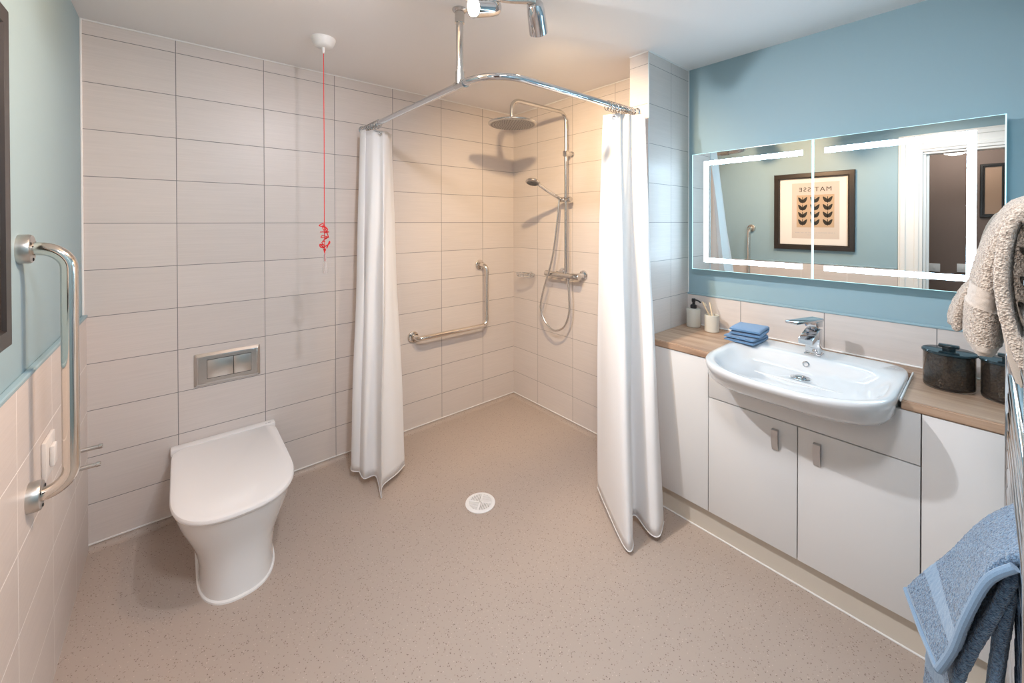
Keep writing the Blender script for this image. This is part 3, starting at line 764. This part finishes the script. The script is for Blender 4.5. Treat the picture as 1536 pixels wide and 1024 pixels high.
for k, (a, b_) in enumerate((((.085, -1.565, ZW1+.012), (.070, -1.497, ZW1+.148)), ((.055, -1.57, ZW1+.012), (.082, -1.530, ZW1+.148)))):
    a = Vector(a); b_ = Vector(b_); d = (b_-a).normalized()
    t = thing('toothbrush', a, ['bamboo toothbrush in tumbler leaning left toward soap dispenser', 'bamboo toothbrush in tumbler standing nearly upright, farther from soap dispenser'][k], 'toothbrush')
    bm = B(); tube(bm, [a, a.lerp(b_, .55), a.lerp(b_, .8), b_], lambda s: .0042-.0012*math.sin(s*PI)*.6, 8); obj('handle', bm, m_bamboo, t)
    bm = B(); tp = a.lerp(b_, .88); X, Y, q = frame(d)
    for i in range(4):
        for j in range(2): tube(bm, [tp+d*(i-1.5)*.005+X*(j-.5)*.004, tp+d*(i-1.5)*.005+X*(j-.5)*.004+Y*.011], .0018, 5)
    obj('bristles', bm, mat('cream bristles', (.75, .68, .55), .8), t)

# folded face cloths: a folded strip whose layers stack up
def folded_cloth(name, cen, rot, w, d, th, layers, label, seed):
    path = []
    for k in range(layers):
        z = th*(k+.5); xs = [-w/2+th*.4, w/2-th*.4]
        if k % 2: xs = xs[::-1]
        for i in range(9): path.append(Vector((xs[0]+(xs[1]-xs[0])*i/8, 0, z)))
        if k < layers-1:
            sg = 1 if k % 2 == 0 else -1; xe = xs[1]
            for i in range(1, 6):
                a = -PI/2+PI*i/6; path.append(Vector((xe+sg*math.cos(a)*th*.5, 0, z+th*.5+math.sin(a)*th*.5)))
    b_ = B(); rings = []; N = len(path); NY = 22
    M = Matrix.Translation(cen) @ Matrix.Rotation(rot, 4, 'Z')
    sec = []
    for i in range(NY*2+6):
        pass
    def rows(side):
        out = []
        for i in range(N):
            dr = (path[min(N-1, i+1)]-path[max(0, i-1)]).normalized(); nr = Vector((-dr.z, 0, dr.x))
            r = []
            for j in range(NY+1):
                v = j/NY; edge = min(1, min(v, 1-v)/.05+.35)
                endf = min(1, min(i, N-1-i)/2+.5)
                p = path[i]+nr*side*th*.46*edge**.5*endf; p.y = -d/2+d*v+.004*noise.noise(Vector((path[i].z*30, i*.2, seed)))
                p += nr*noise.noise(Vector((path[i].x*60, p.y*60, path[i].z*40+seed)))*.0012*side
                r.append(p)
            out.append(r)
        return out
    A = rows(1); D = rows(-1)
    rings = [A[i]+D[i][::-1] for i in range(N)]
    loft(b_, [[M @ p for p in r] for r in rings])
    o = obj(name, b_, m_bluecl, loc=tuple(cen), angle=70); tag(o, label, 'face cloth'); return o
fc0 = Vector((-.055, -1.762, ZR_))
folded_cloth('face_cloth', fc0+Vector((-.006, .003, .001)), -.06, .158, .128, .015, 2, 'blue folded face cloth lying on basin corner, lower of two', 2)
folded_cloth('face_cloth', fc0+Vector((.008, -.006, .0315)), .08, .154, .124, .017, 2, 'blue folded face cloth lying on top of the other on basin', 8)

# smoked canisters
def canister(c, r, h, label):
    t = thing('canister', (*c, ZW1), label, 'canister')
    b_ = B(); lathe(b_, (*c, ZW1), (0, 0, 1), [(.001, 0), (r*.93, 0), (r*.98, .004), (r, .012), (r, h), (r-.004, h), (r-.004, .012), (.001, .010)], 56); obj('jar', b_, m_smoke, t)
    b_ = B(); lathe(b_, (*c, ZW1+h), (0, 0, 1), [(.001, 0), (r+.001, 0), (r+.004, .002), (r+.004, .006), (r+.001, .009), (.001, .010)], 56); l = obj('lid', b_, m_lid, t)
    b_ = B(); box(b_, c[0]-.011, c[0]+.011, c[1]-.016, c[1]+.016, ZW1+h+.008, ZW1+h+.021, .003); box(b_, c[0]-.016, c[0]+.016, c[1]-.026, c[1]+.026, ZW1+h+.019, ZW1+h+.028, .004); obj('knob', b_, m_lid, l)
    b_ = B(); lathe(b_, (*c, ZW1+.011), (0, 0, 1), [(.001, 0), (r*.86, 0), (r*.9, .01), (r*.9, h*.7), (r*.8, h*.8), (.001, h*.82)], 40)
    for v in b_.verts:
        n_ = noise.noise(v.co*90)*.006; dv = Vector((v.co.x-c[0], v.co.y-c[1], 0))
        if dv.length > .01: v.co += dv.normalized()*n_
    o = obj('contents', b_, m_scrub, t)
    return t
canister((-.030, -2.400), .064, .120, 'smoked black lidded canister on worktop right of basin')
canister((-.035, -2.5335), .062, .120, 'smoked black lidded canister partly hidden behind beige towel and radiator')

# ------------------------------------------------------------------ towel radiator
RYc = -2.532
t = thing('towel_radiator', (-.9, YF, .3), 'chrome ladder towel radiator on right wall by vanity', 'radiator')
XN, XF_ = -1.25, -.50
for x in (XN, XF_):
    bm = B(); tube(bm, [(x, RYc, .20), (x, RYc, 1.425)], .018, 20); po = obj('upright', bm, m_chrome, t)
    for z in (.28, 1.30):
        bm = B(); tube(bm, [(x, RYc, z), (x, YF, z)], .008, 12); lathe(bm, (x, YF, z), (0, 1, 0), [(.02, 0), (.02, .008), (.008, .012)], 16); obj('wall_bracket', bm, m_chrome, po)
rz = [.24+.0465*k for k in range(5)]+[.56+.0465*k for k in range(11)]+[1.17+.0465*k for k in range(6)]
for z in rz:
    bm = B(); tube(bm, [(XN, RYc+.004, z), (XF_, RYc+.004, z)], .0105, 14); obj('rung', bm, m_chrome, t)
bm = B(); lathe(bm, (XF_, RYc, .20), (0, 0, -1), [(.015, 0), (.018, .004), (.018, .03), (.013, .034), (.013, .2), (.001, .2)], 18); lathe(bm, (XF_, RYc, .12), (0, 1, 0), [(.014, 0), (.014, .03), (.02, .032), (.02, .07), (.001, .071)], 18); obj('valve', bm, m_chrome, t)

def terry(bm, amp, sc, only=None):
    bm.normal_update()
    dsp = [(v, v.normal*amp*(noise.noise(v.co*sc)+.6*noise.noise(v.co*sc*2.3))) for v in bm.verts if only is None or only(v)]
    for v, d in dsp: v.co += d

def resample(pts, n):
    pts = [Vector(p) for p in pts]; L = [0]
    for a, b in zip(pts, pts[1:]): L.append(L[-1]+(b-a).length)
    out = []; k = 0
    for i in range(n):
        s = L[-1]*i/(n-1)
        while k < len(L)-2 and L[k+1] < s: k += 1
        f = (s-L[k])/max(1e-9, L[k+1]-L[k]); out.append(pts[k].lerp(pts[k+1], min(1, f)))
    return out
def thick_sheet(near, far, th, nu, nv, belly=0, matf=None, rnd_edge=True):
    """sheet between two matching edge curves, given real thickness and rounded edges"""
    A = resample(near, nu); F = resample(far, nu)
    P = [[A[i].lerp(F[i], j/(nv-1)) for j in range(nv)] for i in range(nu)]
    Nn = []
    for i in range(nu):
        r = []
        for j in range(nv):
            du = P[min(nu-1, i+1)][j]-P[max(0, i-1)][j]; dv = P[i][min(nv-1, j+1)]-P[i][max(0, j-1)]
            r.append(du.cross(dv).normalized())
        Nn.append(r)
    b_ = B(); rings = []
    for i in range(nu):
        ef = min(1, min(i, nu-1-i)/2.0+.35)
        up = []; dn = []
        for j in range(nv):
            ej = min(1, min(j, nv-1-j)/2.5+.45)
            o_ = Nn[i][j]*th*.5*ef*ej; bl = Nn[i][j]*belly*math.sin(PI*j/(nv-1))
            up.append(P[i][j]+o_+bl); dn.append(P[i][j]-o_+bl)
        rings.append(up+dn[::-1])
    loft(b_, rings, matf=(lambda i, j: matf(i/(nu-1), j)) if matf else None)
    return b_

# blue towel over a low rung
zr = .86
t = thing('bath_towel', (-.96, RYc, .5), 'blue terry bath towel draped over lower rungs of towel radiator', 'towel')
def Y3(x, pts): return [Vector((x, y, z)) for y, z in pts]
far = catmull(Y3(-.87, [(-2.565, .56), (-2.563, .70), (-2.556, .83), (-2.535, .878), (-2.503, .848), (-2.477, .806), (-2.442, .733), (-2.405, .668), (-2.377, .612)]), 8)
near = catmull([Vector((x, y, z)) for x, y, z in ((-1.075, -2.566, .60), (-1.08, -2.564, .72), (-1.08, -2.557, .84), (-1.075, -2.537, .889), (-1.07, -2.512, .872), (-1.065, -2.488, .828), (-1.06, -2.466, .745), (-1.05, -2.452, .672), (-1.04, -2.433, .616))], 8)
bandf = lambda u, j: 1 if .845 < u < .895 or u > .985 else 0
bm = thick_sheet(near, far, .014, 150, 80, .0, bandf); terry(bm, .0013, 240); obj('outer_layer', bm, [m_blue, m_blueband], t, angle=180)
far = catmull(Y3(-.885, [(-2.553, .60), (-2.550, .80), (-2.533, .866), (-2.508, .83), (-2.478, .74), (-2.438, .64), (-2.415, .56), (-2.405, .38)]), 8)
near = catmull(Y3(-1.035, [(-2.553, .60), (-2.550, .80), (-2.533, .866), (-2.515, .83), (-2.490, .74), (-2.466, .655), (-2.452, .58), (-2.447, .40)]), 8)
bm = thick_sheet(near, far, .016, 130, 60, .01, lambda u, j: 1 if .80 < u < .86 else 0); terry(bm, .0013, 240); obj('inner_layer', bm, [m_blue, m_blueband], t, angle=180)
far = catmull(Y3(-.90, [(-2.515, .80), (-2.505, .70), (-2.495, .58), (-2.485, .42)]), 8); near = catmull(Y3(-1.02, [(-2.512, .80), (-2.500, .70), (-2.490, .58), (-2.478, .42)]), 8)
bm = thick_sheet(near, far, .014, 70, 40, .006); terry(bm, .0013, 240); obj('middle_layer', bm, m_blue, t, angle=180)
hemline = [Vector((x, y, z)) for x, y, z in ((-1.075, -2.514, .868), (-1.07, -2.487, .826), (-1.064, -2.464, .745), (-1.054, -2.449, .672), (-1.043, -2.432, .614))]
bm = B(); tube(bm, catmull(hemline, 8), .0065, 10); tube(bm, [(-1.043, -2.432, .614), (-.96, -2.405, .606), (-.868, -2.375, .610)], .0065, 10); obj('hem', bm, m_blueband, t)

# beige towel over the upper rungs: thick folded flap that hangs in front
t = thing('bath_towel', (-.85, RYc, 1.1), 'beige terry bath towel draped over top rungs of towel radiator', 'towel')
XW = -.84
Lc = catmull([Vector((XW, y, z)) for y, z in ((-2.552, 1.448), (-2.53, 1.450), (-2.505, 1.432), (-2.478, 1.368), (-2.461, 1.29), (-2.455, 1.235), (-2.454, 1.185), (-2.462, 1.158))], 10)
Rc = catmull([Vector((XW, y, z)) for y, z in ((-2.552, 1.405), (-2.538, 1.408), (-2.520, 1.395), (-2.508, 1.34), (-2.505, 1.28), (-2.504, 1.235), (-2.505, 1.185), (-2.500, 1.155))], 10)
A = resample(Lc, 120); D = resample(Rc, 120)
bm = B(); rings = []
NS = 64
for i, (a, b_) in enumerate(zip(A, D)):
    cen = (a+b_)/2; h = (a-b_)/2; u = i/119
    bulge = 1+(.05 if u < .60 or .72 < u < .95 else -.06)
    endf = 1 if u < .975 else .93
    r = []
    for k in range(NS):
        an = 2*PI*k/NS; cx_ = math.copysign(abs(math.cos(an))**.75, math.cos(an)); sx_ = math.sin(an)
        r.append(cen+h*cx_*bulge*endf+Vector((1, 0, 0))*sx_*.105*endf)
    rings.append(r)
bm2 = B(); loft(bm2, rings, matf=lambda i, j: 1 if .60 < i/119 < .72 or i/119 > .94 else 0)
terry(bm2, .0016, 230, None); obj('front_flap', bm2, [m_beige, m_beigeband], t, angle=180)
near_ = [(-.93, -2.506, 1.40), (-.93, -2.500, 1.33), (-.93, -2.502, 1.27), (-.93, -2.512, 1.20), (-.93, -2.525, 1.15)]
bm = thick_sheet(near_, [(-.925, -2.585, z) for _, _, z in near_], .014, 60, 30, 0); terry(bm, .0014, 230); obj('inner_fold', bm, m_beige, t, angle=180)
# the rear corner that sticks out to the left
far = catmull([Vector((-.70, y, z)) for y, z in ((-2.50, 1.31), (-2.465, 1.275), (-2.440, 1.225), (-2.431, 1.19), (-2.433, 1.165))], 8)
near = catmull([Vector((-.80, y, z)) for y, z in ((-2.50, 1.31), (-2.468, 1.275), (-2.448, 1.225), (-2.443, 1.19), (-2.443, 1.17))], 8)
bm = thick_sheet(near, far, .016, 60, 30, .004); terry(bm, .0014, 230); obj('rear_corner', bm, m_beige, t, angle=180)
# the nearer layer with its pale edge
near = catmull([Vector((-1.06, y, z)) for y, z in ((-2.566, 1.20), (-2.562, 1.36), (-2.543, 1.426), (-2.520, 1.420), (-2.505, 1.390), (-2.498, 1.327), (-2.501, 1.27), (-2.512, 1.215), (-2.528, 1.165))], 8)
far = catmull([Vector((-.955, y, z)) for y, z in ((-2.566, 1.20), (-2.562, 1.36), (-2.545, 1.422), (-2.525, 1.418), (-2.512, 1.388), (-2.506, 1.327), (-2.508, 1.27), (-2.518, 1.21), (-2.531, 1.15))], 8)
bm = thick_sheet(near, far, .016, 130, 40, 0); terry(bm, .0014, 230); obj('near_layer', bm, m_beige, t, angle=180)
bm = B(); prism(bm, [(-1.0, -2.500, 1.225), (-1.0, -2.507, 1.17), (-1.0, -2.517, 1.13), (-1.0, -2.526, 1.125), (-1.0, -2.53, 1.17), (-1.0, -2.515, 1.21)], (.03, 0, 0)); bmesh.ops.bevel(bm, geom=bm.edges[:], offset=.004, segments=2, affect='EDGES'); obj('hem_corner', bm, m_beigeband, t)

# ------------------------------------------------------------------ ceiling spotlights
t = thing('ceiling_spotlight', (-1.42, -1.36, ZC), 'chrome ceiling bar with tilted spotlight heads above the shower entrance', 'ceiling light')
ZBAR = 2.222
bar = catmull([(-1.72, -1.20, ZBAR), (-1.56, -1.34, ZBAR), (-1.36, -1.40, ZBAR), (-1.18, -1.315, ZBAR), (-1.04, -1.385, ZBAR+.004)], 10)
bm = B(); tube(bm, bar, .011, 14); obj('bar', bm, m_steel, t)
bm = B(); lathe(bm, (-1.42, -1.385, ZC), (0, 0, -1), [(.055, 0), (.055, .012), (.05, .02), (.014, .022), (.012, .045), (.001, .045)], 36); obj('ceiling_plate', bm, m_chrome, t)
def spot_head(p, d, energy, size=2.1, blend=1.0, col=(1, .80, .62)):
    p = Vector(p); d = Vector(d).normalized()
    b_ = B(); lathe(b_, p-d*.055, d, [(.001, 0), (.026, .001), (.031, .008), (.034, .04), (.0365, .105), (.0365, .114), (.034, .115), (.033, .108), (.028, .088), (.001, .084)], 36)
    h = obj('lamp_head', b_, m_chrome, t)
    b_ = B(); lathe(b_, p+d*.042, d, [(.027, -.004), (.027, .0), (.018, .006), (.001, .008)], 24); obj('bulb', b_, m_bulb, h)
    b_ = B(); tube(b_, [p-d*.02, (p.x, p.y, ZBAR)], .006, 10); obj('swivel', b_, m_chrome, h)
    l = bpy.data.lights.new('spot', 'SPOT'); l.energy = energy; l.color = col; l.spot_size = size; l.spot_blend = blend; l.shadow_soft_size = .022
    lo = bpy.data.objects.new('lamp_beam', l); C.objects.link(lo)
    lo.location = p+d*.066-Vector(t['_base']); lo.rotation_euler = d.to_track_quat('-Z', 'Y').to_euler(); lo.parent = t
    return h
spot_head((-1.01, -1.36, 2.185), (.62, .48, -.62), 72, 2.1, 1.0, (1, .71, .41))            # into the shower
spot_head((-1.19, -1.28, 2.195), (-.85, -.02, -.30), 78, 2.2, 1.0, (1, .62, .36))          # towards the left wall
spot_head((-1.69, -1.17, 2.17), (.75, -.60, -.72), 76, 2.3, 1.0, (.93, .95, 1))             # down to the vanity
spot_head((-1.48, -1.40, 2.185), (-.25, .75, -.75), 24, 2.5, 1.0, (.95, .93, 1))     # back wall and toilet

# ------------------------------------------------------------------ hallway seen in the mirror
t = thing('hallway_picture', (XH, -2.53, 1.46), 'tan picture in dark frame on brown hallway wall, seen in mirror', 'picture')
obj('frame', mitre_frame(-2.60, -2.44, 1.44, 1.93, .03, .02, XH), m_frame, t); bm = B(); box(bm, XH, XH+.008, -2.575, -2.465, 1.465, 1.905); obj('picture_panel', bm, m_hallp, t)
for k, (y0, y1, z0) in enumerate(((-2.19, -2.11, .91), (-2.38, -2.30, .92))):
    t = thing('light_switch', (XH, (y0+y1)/2, z0), ['pale switch plate on hallway wall seen in mirror near door casing', 'pale switch plate on hallway wall seen in mirror near light strip'][k], 'switch')
    bm = B(); box(bm, XH, XH+.01, y0, y1, z0, z0+.08, .003); obj('switch_plate', bm, m_whitepl, t)
    bm = B(); box(bm, XH+.01, XH+.014, y0+.03, y1-.03, z0+.025, z0+.055, .002); obj('rocker', bm, m_whitepl, t)
t = thing('hallway_fill_light', (-2.95, -2.3, ZC), 'added round fill light on hallway ceiling beyond the doorway, out of view', 'ceiling light')  # unseen lamp, added to send fill light in through the doorway
bm = B(); lathe(bm, (-2.95, -2.3, ZC), (0, 0, -1), [(.12, 0), (.12, .03), (.115, .035), (.001, .036)], 36); obj('housing', bm, m_whitepl, t)
l = bpy.data.lights.new('hall', 'POINT'); l.energy = 14; l.color = (1, .93, .89); l.shadow_soft_size = .13
lo = bpy.data.objects.new('hall_fill_lamp', l); C.objects.link(lo); lo.parent = t; lo.location = (0, 0, -.15)

# unseen opal fill light near the entrance, added to brighten curtains and lower walls
LX, LY = -1.66, -2.22
t = thing('entrance_fill_light', (LX, LY, ZC), 'added round opal fill light on ceiling of entrance side, out of view', 'ceiling light')
bm = B(); lathe(bm, (LX, LY, ZC), (0, 0, -1), [(.17, 0), (.17, .03), (.16, .035), (.15, .035), (.15, .02), (.001, .02)], 48); obj('housing', bm, m_whitepl, t)
bm = B(); lathe(bm, (LX, LY, ZC-.021), (0, 0, -1), [(.149, 0), (.14, .018), (.10, .026), (.001, .03)], 48); obj('diffuser', bm, emis('opal fill diffuser', (1, .95, .92), 6), t)
l = bpy.data.lights.new('opal', 'AREA'); l.shape = 'DISK'; l.size = .28; l.energy = 17.5; l.color = (.90, .93, 1)
lo = bpy.data.objects.new('entrance_fill_lamp', l); C.objects.link(lo); lo.parent = t; lo.location = (0, 0, -.06)

# world: nothing outside the closed rooms
w = bpy.data.worlds.new('world'); bpy.context.scene.world = w; w.use_nodes = True
w.node_tree.nodes['Background'].inputs[0].default_value = (.5, .55, .6, 1); w.node_tree.nodes['Background'].inputs[1].default_value = .3

# ------------------------------------------------------------------ camera
cam = bpy.data.cameras.new('camera'); co = bpy.data.objects.new('camera', cam); C.objects.link(co)
F, CX, CY = 598.72, 779.88, 337.10
fw = Vector((0.64991582, 0.75997071, -0.00734433)); r = Vector((0.75998405, -0.64994031, -0.00135448)); d = Vector((-0.00580274, -0.00470127, -0.99997211))
co.matrix_world = Matrix(((r.x, -d.x, -fw.x, -2.05578), (r.y, -d.y, -fw.y, -2.48298), (r.z, -d.z, -fw.z, 1.40358), (0, 0, 0, 1)))
cam.sensor_width = 36; cam.lens = F/1536*36; cam.shift_x = (768-CX)/1536; cam.shift_y = (CY-512)/1536
cam.clip_start = .02; cam.clip_end = 50
bpy.context.scene.camera = co
vs = bpy.context.scene.view_settings
vs.view_transform = 'Standard'; vs.look = 'None'; vs.exposure = 0.13; vs.gamma = 1; vs.use_curve_mapping = False
sc = bpy.context.scene
sc.cycles.max_bounces = 12; sc.cycles.diffuse_bounces = 8; sc.cycles.glossy_bounces = 6; sc.cycles.transmission_bounces = 8
sc.cycles.sample_clamp_indirect = 6
for o in bpy.data.objects:
    if '_base' in o: del o['_base']
